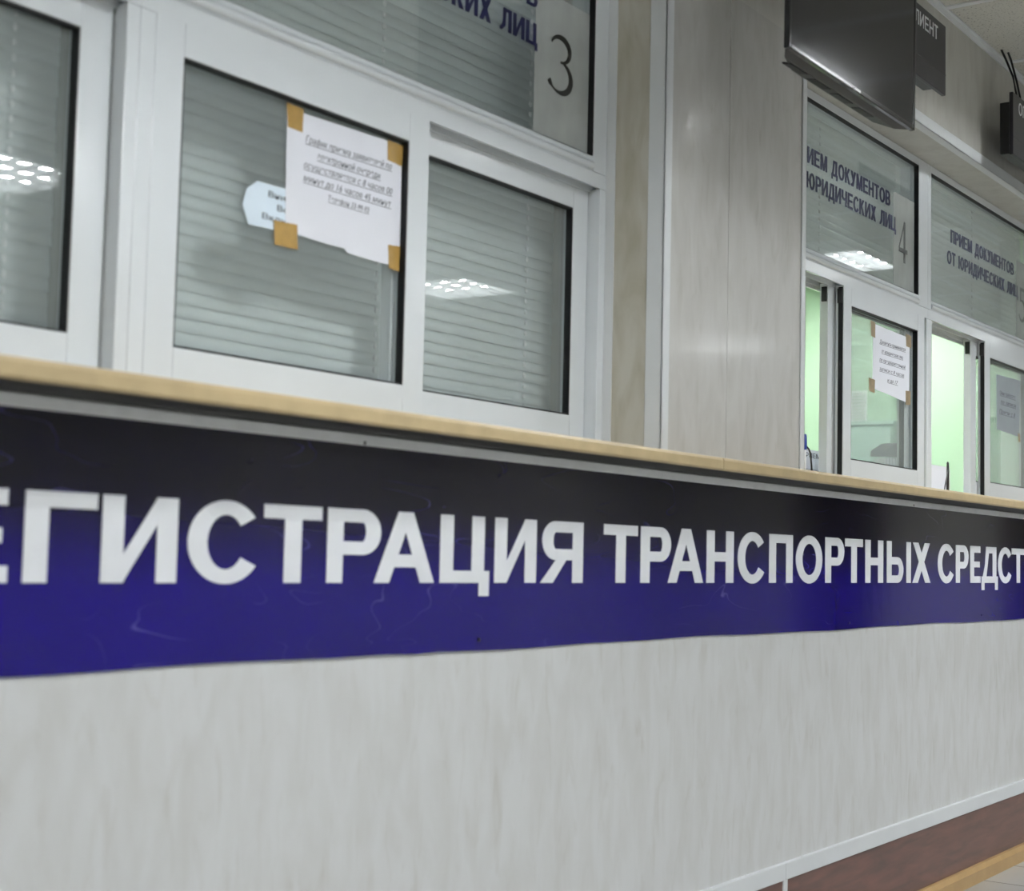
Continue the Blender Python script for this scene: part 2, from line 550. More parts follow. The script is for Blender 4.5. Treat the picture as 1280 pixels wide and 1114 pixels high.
def font_mesh(text, size_h, x_left, x_right, base, y, name, mat, parent, shear=0.0, underline=False, slope=0.0):
    """small printed text from the built-in font, stretched between x_left and x_right"""
    c = bpy.data.curves.new('t', 'FONT')
    c.body = text
    c.shear = shear
    t = bpy.data.objects.new('t', c)
    COL.objects.link(t)
    dg = bpy.context.evaluated_depsgraph_get()
    me = bpy.data.meshes.new_from_object(t.evaluated_get(dg))
    bpy.data.objects.remove(t)
    bm = bmesh.new()
    bm.from_mesh(me)
    bpy.data.meshes.remove(me)
    xs = [v.co.x for v in bm.verts]
    a, b = min(xs), max(xs)
    for v in bm.verts:
        u = (v.co.x - a) / (b - a)
        v.co = (x_left + u * (x_right - x_left), y, base + v.co.y * size_h / 0.72 + slope * u * (x_right - x_left))
    ret = bmesh.ops.extrude_face_region(bm, geom=bm.faces[:])
    for e in ret['geom']:
        if isinstance(e, bmesh.types.BMVert):
            e.co.y -= 0.0003
    if underline:
        w = x_right - x_left
        add_plate(bm, [(x_left, base - size_h * .28), (x_right, base - size_h * .28 + slope * w), (x_right, base - size_h * .18 + slope * w), (x_left, base - size_h * .18)], y - .0003, y)
    return bm

# ------------------------------------------------------------------ levels
ZC_TOP = 1.117      # counter top
ZC_BOT = 1.091
HEADZ = 2.145       # underside of the header
CEIL = 2.53
YW = 0.132          # face of the window frames
X_L, X_R = -3.0, 12.0
Y_H = -5.2          # far side of the hall
Y_O = 3.2           # back wall of the office

# ------------------------------------------------------------------ room shell
struct(box_obj('floor', 'floor', (X_L, X_R, Y_H, Y_O, -0.08, 0.0)))
bm = bmesh.new()
add_box(bm, X_L, X_R, Y_H, Y_O, CEIL, CEIL + 0.06)
ce = struct(obj('ceiling', bm, 'ceil'))
bm = bmesh.new()
k = -13
while 4.213 + .57 * k < X_R:
    x = 4.213 + .57 * k
    if x > X_L + .05:
        add_box(bm, x - .012, x + .012, Y_H, 0.0, CEIL - .0035, CEIL + .002)
    k += 1
y = -0.59
while y > Y_H:
    add_box(bm, X_L, X_R, y - .012, y + .012, CEIL - .0035, CEIL + .002)
    y -= .57
obj('ceiling_grid', bm, 'trim', ce)
bm = bmesh.new()
add_prism_x(bm, [(0, CEIL), (-.013, CEIL), (-.013, CEIL - .004), (-.004, CEIL - .004), (-.004, CEIL - .02), (0, CEIL - .02)], X_L, X_R)
obj('edge_angle', bm, 'trim', ce)

struct(box_obj('wall_front', 'marble', (X_L, X_R, 0.0, 0.10, 0.24, ZC_BOT)))
PX0, PX1 = 2.612, 3.277
bm = bmesh.new()
add_box(bm, PX0, PX1, 0.0, 0.45, ZC_TOP, HEADZ)
struct(obj('wall_pier', bm, 'marble_grey'))
struct(box_obj('wall_header', 'marble_beige', (X_L, X_R, 0.0, 0.16, HEADZ, CEIL)))
# reveal lining on the left side of the pier, between its corner trim and the window
struct(box_obj('trim_1', 'marble_reveal', (PX0 - .003, PX0, 0.030, YW, ZC_TOP, HEADZ)))
# white corner angles of the pier
bm = bmesh.new()
add_box(bm, PX0 - .005, PX0 - .0005, -.004, .034, ZC_TOP, HEADZ)
add_box(bm, PX0 - .005, PX0 + .026, -.004, -.0005, ZC_TOP, HEADZ)
struct(obj('trim_2', bm, 'trim', bevel=.0012))
bm = bmesh.new()
add_box(bm, PX1 - .018, PX1 + .004, -.004, -.0005, ZC_TOP, HEADZ)
add_box(bm, PX1 + .0005, PX1 + .004, -.004, .03, ZC_TOP, HEADZ)
struct(obj('trim_3', bm, 'trim', bevel=.0012))
# white angle along the lower edge of the header
bm = bmesh.new()
add_box(bm, PX1 + .004, X_R, -.004, -.0005, HEADZ - .004, HEADZ + .030)
add_box(bm, PX1 + .004, X_R, -.004, .022, HEADZ - .004, HEADZ - .0005)
struct(obj('trim_4', bm, 'trim', bevel=.0012))
bm = bmesh.new()
add_box(bm, X_L, PX0 - .006, -.004, -.0005, HEADZ - .004, HEADZ + .030)
add_box(bm, X_L, PX0 - .006, -.004, .022, HEADZ - .004, HEADZ - .0005)
struct(obj('trim_5', bm, 'trim', bevel=.0012))
# thin bead between the window frame and the pier
struct(box_obj('trim_6', 'trim', (2.6065, 2.6088, YW - .02, YW + .01, ZC_TOP, HEADZ)))
# joint strip in the pier cladding
struct(box_obj('trim_7', 'marble_grey', (2.892, 2.8945, -.0012, 0.0, ZC_TOP, HEADZ)))
# lower cladding: brown plinth, white H profile, tan skirting
bm = bmesh.new()
add_box(bm, X_L, 3.180, -.006, 0.10, 0.0, 0.207)
add_box(bm, 3.202, X_R, -.006, 0.10, 0.0, 0.207)
struct(obj('baseboard_front', bm, 'brown'))
bm = bmesh.new()
add_box(bm, X_L, 3.1905, -.010, 0.004, 0.205, 0.243)
add_box(bm, 3.1915, X_R, -.010, 0.004, 0.205, 0.243)
struct(obj('trim_8', bm, 'trim', bevel=.0015))
struct(box_obj('trim_9', 'trim', (3.180, 3.202, -.009, 0.0, 0.0, 0.206), bevel=.001))
bm = bmesh.new()
add_prism_x(bm, [(-.006, 0), (-.024, 0), (-.024, .035), (-.016, .048), (-.006, .048)], X_L, X_R)
struct(obj('baseboard_floor', bm, 'tan_base'))

# far hall walls with the doors the glossy banner mirrors
struct(box_obj('wall_back', 'hall_paint', (X_L, X_R, Y_H - .1, Y_H, 0, CEIL)))
struct(box_obj('wall_left', 'hall_paint', (X_L - .1, X_L, Y_H - .1, Y_O, 0, CEIL)))
struct(box_obj('wall_right', 'hall_paint', (X_R, X_R + .1, Y_H - .1, Y_O, 0, CEIL)))
def door(n, y0, y1):
    r = struct(empty('door_%d' % n, (X_R, (y0 + y1) / 2, 0)))
    box_obj('door_leaf', 'dark_door', (X_R - .03, X_R, y0, y1, 0.0, 2.05), r, .004)
    bm = bmesh.new()
    add_box(bm, X_R - .05, X_R, y0 - .06, y0, 0, 2.11)
    add_box(bm, X_R - .05, X_R, y1, y1 + .06, 0, 2.11)
    add_box(bm, X_R - .05, X_R, y0, y1, 2.05, 2.11)
    obj('door_frame', bm, 'dark_door', r, .004)
    bm = bmesh.new()
    add_tube(bm, [(X_R - .03, y0 + .08, 1.0), (X_R - .08, y0 + .08, 1.0), (X_R - .08, y0 + .2, 1.0)], .009)
    obj('handle', bm, 'steel', r)
door(1, -3.95, -3.32)
door(2, -2.25, -1.45)

# office behind the windows
struct(box_obj('wall_office_back', 'green', (2.95, X_R, Y_O - .02, Y_O + .08, 0, CEIL)))
struct(box_obj('wall_office_side', 'green', (2.93, 2.99, 0.45, Y_O - .02, 0, CEIL)))
struct(box_obj('wall_office_right', 'green', (7.3, 7.36, 0.24, Y_O - .02, 0, CEIL)))
struct(box_obj('wall_office_left', 'office_grey', (X_L, 2.93, Y_O - .02, Y_O + .08, 0, CEIL)))
struct(box_obj('wall_office_low', 'office_grey', (X_L, X_R, 0.10, 0.16, 0, ZC_BOT)))
struct(box_obj('wall_front_right', 'marble', (5.662, X_R, 0.0, 0.16, ZC_TOP, HEADZ)))
struct(box_obj('wall_front_left', 'marble', (X_L, 0.148, 0.0, 0.16, ZC_TOP, HEADZ)))

# ------------------------------------------------------------------ counter shelf (two butted lengths)
def counter(x0, x1, label):
    r = thing('counter_shelf', label, 'counter', ((x0 + x1) / 2, 0.2, ZC_BOT), 'counter shelf lengths')
    box_obj('board', 'counter_under', (x0, x1, -.104, .62, ZC_BOT, ZC_TOP - .004), r)
    bm = bmesh.new()
    add_prism_x(bm, [(-.104, ZC_BOT), (-.108, ZC_BOT + .001), (-.110, ZC_BOT + .004), (-.110, ZC_TOP - .006), (-.108, ZC_TOP - .001),
                     (-.104, ZC_TOP), (.62, ZC_TOP), (.62, ZC_TOP - .004), (-.104, ZC_TOP - .004)], x0, x1)
    obj('tan_edging', bm, 'counter_edge', r)
    return r
counter(X_L + .02, 2.673, 'tan edged counter shelf length running left from the joint below the pier')
counter(2.675, X_R - .02, 'tan edged counter shelf length running right from the joint below the pier')

# ------------------------------------------------------------------ banner with lettering
ban = thing('hanging_banner', 'long glossy dark blue banner with white cyrillic lettering below the counter shelf', 'sign', (2.5, -.003, .757))
bm = bmesh.new()
nx = 90
topz, botz = 1.074, 0.757
bx0, bx1 = -.2, 5.75
grid = []
for i in range(nx + 1):
    x = bx0 + (bx1 - bx0) * i / nx
    zb = botz - .0016 * (x - 3.0) + .0014 * math.sin(x * 5.1) + .0009 * math.sin(x * 13.7 + 1) - (.002 if abs(x - 1.86) < .05 else 0)
    yo = -.0022 - .0012 * (1 + math.sin(x * 4.3)) * .5
    grid.append((x, zb, yo))
fr, bk = [], []
for x, zb, yo in grid:
    fr.append([bm.verts.new((x, -.0022, topz)), bm.verts.new((x, -.0024, (topz + zb) / 2)), bm.verts.new((x, yo - .0006, zb))])
    bk.append([bm.verts.new((x, -.0003, topz)), bm.verts.new((x, -.0003, (topz + zb) / 2)), bm.verts.new((x, min(yo + .0012, -.0003), zb))])
for i in range(nx):
    for j in range(2):
        bm.faces.new((fr[i][j], fr[i][j + 1], fr[i + 1][j + 1], fr[i + 1][j]))
        bm.faces.new((bk[i][j], bk[i + 1][j], bk[i + 1][j + 1], bk[i][j + 1]))
    bm.faces.new((fr[i][0], fr[i + 1][0], bk[i + 1][0], bk[i][0]))
    bm.faces.new((fr[i][2], bk[i][2], bk[i + 1][2], fr[i + 1][2]))
for s in (0, nx):
    for j in range(2):
        bm.faces.new((fr[s][j], bk[s][j], bk[s][j + 1], fr[s][j + 1]))
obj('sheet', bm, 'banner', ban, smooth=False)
bm = bmesh.new()
add_box(bm, bx0, bx1, -.006, -.0003, topz - .001, ZC_BOT - .0025)
obj('white_border', bm, 'pen_white', ban, .001)
LET = [('Р', .862, .98), ('Е', .998, 1.102), ('Г', 1.123, 1.229), ('И', 1.237, 1.36), ('С', 1.378, 1.507), ('Т', 1.517, 1.635), ('Р', 1.647, 1.767), ('А', 1.753, 1.899),
       ('Ц', 1.913, 2.046), ('И', 2.061, 2.184), ('Я', 2.198, 2.334), ('Т', 2.405, 2.528), ('Р', 2.54, 2.658), ('А', 2.647, 2.794), ('Н', 2.808, 2.929),
       ('С', 2.949, 3.081), ('П', 3.102, 3.224), ('О', 3.242, 3.389), ('Р', 3.406, 3.519), ('Т', 3.525, 3.636), ('Н', 3.652, 3.771), ('Ы', 3.796, 3.967),
       ('Х', 3.979, 4.115), ('С', 4.174, 4.307), ('Р', 4.322, 4.431), ('Е', 4.446, 4.54), ('Д', 4.547, 4.701), ('С', 4.704, 4.84), ('Т', 4.84, 4.975), ('В', 4.992, 5.115)]
for w0, w1 in ((0, 11), (11, 22), (22, len(LET))):          # one part per word
    bm = bmesh.new()
    for ch, a, b in LET[w0:w1]:
        for q in glyph(ch, b - a, .109, .0345, .0195):
            add_poly(bm, q, a, .868, -.0034, -.0021)
    obj('lettering', bm, 'letter', ban)
bm = bmesh.new()
for x, z in ((1.72, 1.0765), (2.02, .775), (3.55, .77), (3.98, 1.077), (4.55, .772)):
    add_tube(bm, [(x, -.004, z), (x, -.0065, z)], .003, 8)
obj('screw_heads', bm, 'black_plastic', ban)['kind'] = 'stuff'

# ------------------------------------------------------------------ windows
def frame_boxes(bm, x0, x1, z0, z1, wl, wr, wb, wt, y0, y1):
    add_box(bm, x0, x0 + wl, y0, y1, z0, z1)
    add_box(bm, x1 - wr, x1, y0, y1, z0, z1)
    add_box(bm, x0 + wl, x1 - wr, y0, y1, z0, z0 + wb)
    add_box(bm, x0 + wl, x1 - wr, y0, y1, z1 - wt, z1)

def glazing(parent, x0, x1, z0, z1, yf, depth=.016, g=.004):
    bm = bmesh.new()
    frame_boxes(bm, x0 - .001, x1 + .001, z0 - .001, z1 + .001, g, g, g, g, yf + .0015, yf + depth)
    obj('gasket', bm, 'rubber', parent)
    gl = bmesh.new()
    add_box(gl, x0 + .001, x1 - .001, yf + depth - .002, yf + depth + .002, z0 + .001, z1 - .001)
    return obj('pane', gl, 'glass', parent)

SZ0, SZ1 = ZC_TOP + .012, 1.667
def sash(parent, x0, x1, yf, back_rail=False, wl=.054, wr=.054, edge=False):
    bm = bmesh.new()
    frame_boxes(bm, x0, x1, SZ0, SZ1, wl, wr, 1.197 - SZ0, SZ1 - 1.617, yf, yf + .024)
    s = obj('sash', bm, 'frame', parent, .0014)
    glazing(s, x0 + wl, x1 - wr, 1.197, 1.617, yf)
    if edge:
        if edge == 2:
            bm = bmesh.new()
            add_box(bm, x0 - .0025, x0 - .0002, yf + .002, yf + .015, SZ0 + .01, SZ1 - .006)
            obj('brush_seal', bm, 'rubber', s)
        bm = bmesh.new()
        add_box(bm, x0 - .006, x0 - .0002, yf + .002, yf + .017, SZ1 - .05, SZ1 - .010)
        add_box(bm, x0 - .006, x0 - .0002, yf + .002, yf + .017, SZ0 + .006, SZ0 + .022)
        obj('end_cap', bm, 'black_plastic', s, .001)
    return s

def window(n, x0, x1, left_coupling, sashes, text=None, digit=None, wl=.028, wr=.050):
    r = struct(empty('window_%d' % n, ((x0 + x1) / 2, YW, ZC_TOP)))
    # transom frame and the moulded cross rail
    bm = bmesh.new()
    add_box(bm, x0, x0 + wl, YW, YW + .06, 1.6955, HEADZ - .001)
    add_box(bm, x1 - wr, x1, YW, YW + .06, 1.6955, HEADZ - .001)
    add_box(bm, x0 + wl, x1 - wr, YW, YW + .06, 2.122, HEADZ - .001)
    add_box(bm, x0 + wl, x1 - wr, YW + .002, YW + .06, 1.6955, 1.701)
    obj('transom_frame', bm, 'frame', r, .0014)
    bm = bmesh.new()
    prof = [(YW + .001, 1.6975)]
    for k in range(9):                                  # lower round
        t = -PI * .42 + PI * .86 * k / 8
        prof.append((YW + .0035 - .0085 * math.cos(t), 1.7065 + .0080 * math.sin(t)))
    for k in range(8):                                  # upper round, set back
        t = -PI * .30 + PI * .78 * k / 7
        prof.append((YW + .0070 - .0075 * math.cos(t), 1.7205 + .0070 * math.sin(t)))
    prof += [(YW + .012, 1.729), (YW + .05, 1.729), (YW + .05, 1.6975)]
    add_prism_x(bm, prof, x0 + wl, x1 - wr)
    obj('glazing_bead', bm, 'frame', r)
    tf = obj('transom_light', *transom_pane(x0 + wl, x1 - wr))
    tf.parent = r
    tf.matrix_parent_inverse = Matrix.Translation(-WORLD[r.name])
    # lower frame: head with running tracks, jambs, sill
    bm = bmesh.new()
    add_box(bm, x0, x1, YW, YW + .006, 1.665, 1.6945)
    add_box(bm, x0, x1, YW + .006, YW + .07, 1.678, 1.6945)
    for yy in (YW + .025, YW + .058):
        add_box(bm, x0, x1, yy - .0015, yy + .0015, 1.660, 1.678)
    add_box(bm, x0, x1, YW + .064, YW + .07, 1.652, 1.678)
    obj('head_track', bm, 'frame', r, .0008)
    bm = bmesh.new()
    add_box(bm, x1 - .023 if n != 3 and n != 4 else x1 - .010, x1, YW, YW + .07, ZC_TOP + .010, 1.6645)
    add_box(bm, x0, x0 + (.028 if n < 3 else .036), YW, YW + .07, ZC_TOP + .010, 1.6645)
    obj('jamb', bm, 'frame', r, .0012)
    bm = bmesh.new()
    add_box(bm, x0, x1, YW, YW + .07, ZC_TOP, ZC_TOP + .010)
    obj('sill_track', bm, 'frame', r, .001)
    for (a, b, yf, edge) in sashes:
        sash(r, a, b, yf, edge=edge)
    # number plate and vinyl lettering on the transom glass
    yg = YW + .014
    if digit:
        px0, px1, pz1, strokes, dm = digit
        bm = bmesh.new()
        add_box(bm, px0, px1, yg - .0002, yg + .0004, 1.733, pz1)
        pl = obj('number_film', bm, 'frost', r)
        bm = bmesh.new()
        for pts, wd in strokes:
            add_stroke(bm, pts, wd, yg - .0006, yg + .0001)
        obj('number', bm, dm, pl)
    if text:
        bm = bmesh.new()
        for (s, a, b, base, h) in text:
            add_word_line(bm, s, a, b, base, h, yg - .0006, yg + .0001)
        obj('lettering', bm, 'navy', r)
    return r

def transom_pane(a, b):
    bm = bmesh.new()
    add_box(bm, a + .001, b - .001, YW + .0145, YW + .0185, 1.7285, 2.1215)
    return (bm, 'glass')

def transom_gasket(parent, a, b):
    bm = bmesh.new()
    y0, y1 = YW + .0015, YW + .0145
    add_box(bm, a, a + .0035, y0, y1, 1.7275, 2.1225)
    add_box(bm, b - .0035, b, y0, y1, 1.7275, 2.1225)
    add_box(bm, a + .0035, b - .0035, y0, y1, 2.119, 2.1225)
    add_box(bm, a + .0035, b - .0035, YW + .0115, y1, 1.7275, 1.7310)
    return obj('transom_gasket', bm, 'rubber', parent)

def arc_pts(cx, cz, rx, rz, a0, a1, n=18):
    return [(cx + rx * math.cos(math.radians(a0 + (a1 - a0) * i / n)), cz + rz * math.sin(math.radians(a0 + (a1 - a0) * i / n))) for i in range(n + 1)]

def digit3(x0, x1, z0, z1, t):
    w, h = x1 - x0, z1 - z0
    up = arc_pts(x0 + w * .42, z0 + h * .77, w * .46, h * .22, 160, -88)
    lo = arc_pts(x0 + w * .40, z0 + h * .29, w * .56, h * .28, 82, -155)
    wu = [t * (.35 + .75 * math.sin(PI * i / 18) ** 1.4) for i in range(19)]
    wl_ = [t * (.35 + .85 * math.sin(PI * min(1, i / 15)) ** 1.4) for i in range(19)]
    wl_[-2:] = [t * .9, t * 1.0]
    return [(up, wu), (lo, wl_)]

def digit4(x0, x1, z0, z1, t):
    w, h = x1 - x0, z1 - z0
    s = x0 + w * .66
    return [([(s, z0), (s, z1)], [t, t]), ([(s, z1), (x0, z0 + h * .32)], [t * .45, t * .45]), ([(x0, z0 + h * .29), (x1, z0 + h * .29)], [t, t])]

def digit5(x0, x1, z0, z1, t):
    w, h = x1 - x0, z1 - z0
    bowl = arc_pts(x0 + w * .40, z0 + h * .31, w * .56, h * .31, 110, -155)
    return [([(x0 + w * .1, z1 - t * .5), (x1 - w * .05, z1 - t * .5)], [t, t]), ([(x0 + w * .22, z1), (x0 + w * .18, z0 + h * .58)], [t * .6, t * .6]),
            (bowl, [t * (.4 + .7 * math.sin(PI * i / 18)) for i in range(19)])]

T1, T2 = 'ПРИЕМ ДОКУМЕНТОВ', 'ОТ ЮРИДИЧЕСКИХ ЛИЦ'
R_Y = YW + .027
w1 = window(1, 0.150, 1.378, False, [(.180, .795, YW, False), (.740, 1.353, R_Y, False)], wl=.028, wr=.050)
w2 = window(2, 1.3785, 2.606, True, [(1.407, 2.026, YW, False), (1.966, 2.581, R_Y, False)],
            text=[(T1, 1.70, 2.364, 1.974, .044), (T2, 1.637, 2.367, 1.899, .044)],
            digit=(2.359, 2.553, 2.02, digit3(2.417, 2.490, 1.829, 1.943, .0125), 'digit'))
w3 = window(3, 3.2785, 4.4585, True, [(3.823, 4.432, YW, 2), (3.780, 4.395, R_Y, 1)],
            text=[(T1, 3.530, 4.187, 1.957, .043), (T2, 3.500, 4.232, 1.8905, .043)],
            digit=(4.212, 4.386, 2.008, digit4(4.257, 4.323, 1.809, 1.932, .0125), 'digit_pale'), wr=.075)
w4 = window(4, 4.459, 5.660, True, [(4.994, 5.615, YW, 2), (4.930, 5.580, R_Y, 1)],
            text=[(T1, 4.700, 5.348, 1.946, .042), (T2, 4.667, 5.397, 1.874, .042)],
            digit=(5.378, 5.61, 2.008, digit5(5.415, 5.478, 1.797, 1.916, .0115), 'digit_pale'))
for w, a, b in ((w1, .178, 1.328), (w2, 1.4065, 2.556), (w3, 3.3065, 4.3835), (w4, 4.487, 5.61)):
    transom_gasket(w, a, b)

# inner posts behind the window couplings
struct(box_obj('trim_10', 'office_grey', (1.350, 1.404, YW + .075, .42, ZC_TOP, HEADZ)))

# ------------------------------------------------------------------ venetian blinds
PITCH = .0215
def blind(x0, x1, ztop, zbot, cords, label, bundle=0):
    yb = .262
    r = thing('venetian_blind', label, 'blind', ((x0 + x1) / 2, yb, zbot), 'venetian blinds behind the counter windows')
    box_obj('headrail', 'slat', (x0, x1, yb - .016, yb + .016, ztop - .026, ztop), r, .002)
    bm = bmesh.new()
    z = ztop - .036
    n = 0
    half = .0140
    while z - PITCH > zbot + .012:
        tilt = math.radians(79 + random.uniform(-1.6, 1.6))
        left = z > zbot + .012 + bundle * .004
        dz = random.uniform(-.0006, .0006)
        prof = []
        for s in (-1, -.5, 0, .5, 1):
            u = s * half
            c = .0022 * (1 - s * s)
            # lower edge leans to the viewer, crown outwards
            py = yb + u * math.cos(tilt) - c * math.sin(tilt)
            pz = z + u * math.sin(tilt) - c * math.cos(tilt)
            prof.append((py, pz + dz))
        back = [(py + .0007, pz) for py, pz in prof[::-1]]
        add_prism_x(bm, prof + back, x0 + random.uniform(0, .002), x1 - random.uniform(0, .002))
        z -= PITCH
        n += 1
    if bundle:
        for k in range(bundle):
            zz = zbot + .014 + k * .0032
            add_box(bm, x0, x1, yb - .0125, yb + .0125, zz, zz + .0009)
    obj('slats', bm, 'slat', r)
    box_obj('bottom_rail', 'slat', (x0, x1, yb - .013, yb + .013, zbot, zbot + .012), r, .002)
    for cx in cords:
        bm = bmesh.new()
        z = ztop - .036
        while z - PITCH > zbot + .012:
            add_tube(bm, [(cx - .0006, yb - .0105, z - .0065), (cx, yb - .0095, z), (cx + .0008, yb - .0075, z + .004)], [.0020, .0036, .0020], 6)
            z -= PITCH
        add_tube(bm, [(cx, yb + .012, zbot + .01), (cx, yb + .012, ztop - .02)], .0006, 5)
        obj('ladder_cord', bm, 'cord', r)
    return r
blind(.19, 1.343, 2.198, 1.128, (.30, .78, 1.262), 'closed grey venetian blind behind the leftmost window')
blind(1.408, 2.606, 2.198, 1.128, (1.50, 2.036, 2.500), 'closed grey venetian blind behind the window numbered 3')
blind(3.31, 4.575, 2.198, 1.735, (3.40, 3.93, 4.50), 'half raised grey venetian blind behind the transom numbered 4', 6)
blind(4.60, 5.80, 2.198, 1.735, (4.70, 5.22, 5.72), 'half raised grey venetian blind behind the transom numbered 5', 6)

# ------------------------------------------------------------------ notices on the glass
def quad_plate(bm, pts, yf, yb, rag=0.0):
    out = []
    n = len(pts)
    for i in range(n):
        a, b = pts[i], pts[(i + 1) % n]
        for s in range(6):
            t = s / 6
            x = a[0] + (b[0] - a[0]) * t
            z = a[1] + (b[1] - a[1]) * t
            if s:
                x += random.uniform(-rag, rag)
                z += random.uniform(-rag, rag)
            out.append((x, z))
    add_plate(bm, out, yf, yb)

GF = YW + .014 - .0002          # outer face of the front sash glass
card = thing('card_notice', 'pale blue cut corner card half hidden behind the white taped notice', 'notice', (1.68, GF, 1.40))
bm = bmesh.new()
add_plate(bm, [(1.598, 1.432), (1.612, 1.404), (1.70, 1.407), (1.78, 1.41), (1.78, 1.476), (1.628, 1.474), (1.606, 1.458)], GF - .0008, GF - .0002)
obj('sheet', bm, 'card', card)
bm = font_mesh('Вним', .0095, 1.652, 1.705, 1.4545, GF - .0009, 'x', 'print_dark', card)
bm2 = font_mesh('Вс', .0095, 1.672, 1.696, 1.4365, GF - .0009, 'x', 'print_dark', card)
bm3 = font_mesh('Включ', .0095, 1.640, 1.712, 1.4185, GF - .0009, 'x', 'print_dark', card)
for extra in (bm2, bm3):
    me = bpy.data.meshes.new('tmp')
    extra.to_mesh(me)
    extra.free()
    bm.from_mesh(me)
    bpy.data.meshes.remove(me)
obj('print', bm, 'print_dark', card)

def notice(label, corners, lines, tapes, yf, paper='paper', tape='tape', ink='print', rag=.0006, tearing=None):
    xs = [c[0] for c in corners]
    r = thing('paper_notice', label, 'notice', (sum(xs) / 4, yf, min(c[1] for c in corners)))
    bm = bmesh.new()
    if tearing:
        add_plate(bm, tearing, yf - .0005, yf)
    else:
        quad_plate(bm, corners, yf - .0005, yf, rag)
    obj('sheet', bm, paper, r)
    bm = None
    for (s, a, b, base, h, sl) in lines:
        q = font_mesh(s, h, a, b, base, yf - .0005, 'x', ink, r, shear=.25, underline=True, slope=sl)
        if bm is None:
            bm = q
        else:
            me = bpy.data.meshes.new('tmp')
            q.to_mesh(me)
            q.free()
            bm.from_mesh(me)
            bpy.data.meshes.remove(me)
    if bm:
        obj('print', bm, ink, r)
    for t in tapes:
        bm = bmesh.new()
        quad_plate(bm, t, yf - .0012, yf - .0007, .0004)
        obj('tape', bm, tape, r)
    return r

NF = GF - .0010
notice('white notice with slanted underlined print taped to the left sash of window 3',
       [(1.685, 1.602), (1.966, 1.610), (1.968, 1.400), (1.690, 1.409)],
       [('График приема заявителей по', 1.729, 1.941, 1.5585, .0115, .012), ('электронной очереди', 1.757, 1.912, 1.5375, .0115, .008),
        ('осуществляется с 8 часов 00', 1.727, 1.944, 1.5170, .0115, .008), ('минут до 16 часов 45 минут', 1.727, 1.942, 1.4960, .0115, .004), ('Телефон 33-99-93', 1.786, 1.886, 1.4760, .0095, .002)],
       [[(1.684, 1.611), (1.722, 1.610), (1.721, 1.572), (1.688, 1.573)], [(1.928, 1.611), (1.968, 1.609), (1.967, 1.573), (1.929, 1.576)],
        [(1.664, 1.421), (1.716, 1.423), (1.719, 1.384), (1.668, 1.383)], [(1.937, 1.432), (1.968, 1.434), (1.967, 1.391), (1.940, 1.393)]],
       NF, tearing=[(1.685, 1.602), (1.966, 1.610), (1.9675, 1.505), (1.968, 1.400), (1.930, 1.398), (1.880, 1.3985), (1.8350, 1.400), (1.828, 1.406), (1.790, 1.4055), (1.745, 1.407), (1.720, 1.409), (1.712, 1.420), (1.690, 1.424)])
notice('white notice with faded brown tape on the open sash below number 4',
       [(4.063, 1.596), (4.345, 1.590), (4.340, 1.395), (4.058, 1.412)],
       [('Документы принимаются', 4.110, 4.310, 1.546, .011, .002), ('от юридических лиц', 4.125, 4.290, 1.520, .011, .002), ('по предварительной', 4.110, 4.310, 1.494, .011, .0), ('записи с 8 часов', 4.110, 4.300, 1.468, .011, .0), ('и до 17', 4.170, 4.250, 1.441, .011, .0)],
       [[(4.042, 1.602), (4.076, 1.600), (4.076, 1.556), (4.045, 1.558)], [(4.312, 1.600), (4.356, 1.598), (4.356, 1.562), (4.316, 1.563)],
        [(4.030, 1.438), (4.076, 1.436), (4.074, 1.398), (4.034, 1.402)], [(4.312, 1.430), (4.352, 1.432), (4.352, 1.392), (4.314, 1.388)]],
       GF, tape='tape_pale')
notice('grey curled notice on the sash below number 5',
       [(5.155, 1.574), (5.419, 1.580), (5.403, 1.378), (5.158, 1.386)],
       [('Окно работает', 5.190, 5.365, 1.508, .014, .0), ('по записи', 5.200, 5.370, 1.478, .014, .0), ('Прием с 8', 5.185, 5.360, 1.444, .014, .0)],
       [[(5.39, 1.390), (5.415, 1.390), (5.418, 1.360), (5.398, 1.362)]], GF, paper='paper_grey', tape='tape_pale')

# ------------------------------------------------------------------ things in the openings
def sheet_stand(label, x0, x1, z1, y, lines, holder):
    r = thing('desk_sign', label, 'sign', ((x0 + x1) / 2, y, ZC_TOP))
    bm = bmesh.new()
    c = .008
    add_plate(bm, [(x0, ZC_TOP + .002), (x1, ZC_TOP + .002), (x1, z1 - c), (x1 - c * .3, z1 - c * .3), (x1 - c, z1), (x0 + c, z1), (x0 + c * .3, z1 - c * .3), (x0, z1 - c)], y, y + .003)
    obj('sheet', bm, holder, r)
    box_obj('foot', 'pen_white', (x0 + .01, x1 - .01, y - .004, y + .045, ZC_TOP, ZC_TOP + .003), r)
    for (s, a, b, base, h) in lines:
        q = font_mesh(s, h, a, b, base, y - .0003, 'x', 'print', r)
        obj('print', q, 'print', r)
    return r
sheet_stand('small upright printed sign in the open window below number 4', 3.700, 3.925, 1.2195, .215,
            [('ПРИЕМ П', 3.745, 3.895, 1.198, .013), ('документов', 3.730, 3.900, 1.160, .010)], 'paper')
sheet_stand('blank white rounded card standing in the open window below number 5', 4.680, 4.893, 1.239, .215, [], 'paper')

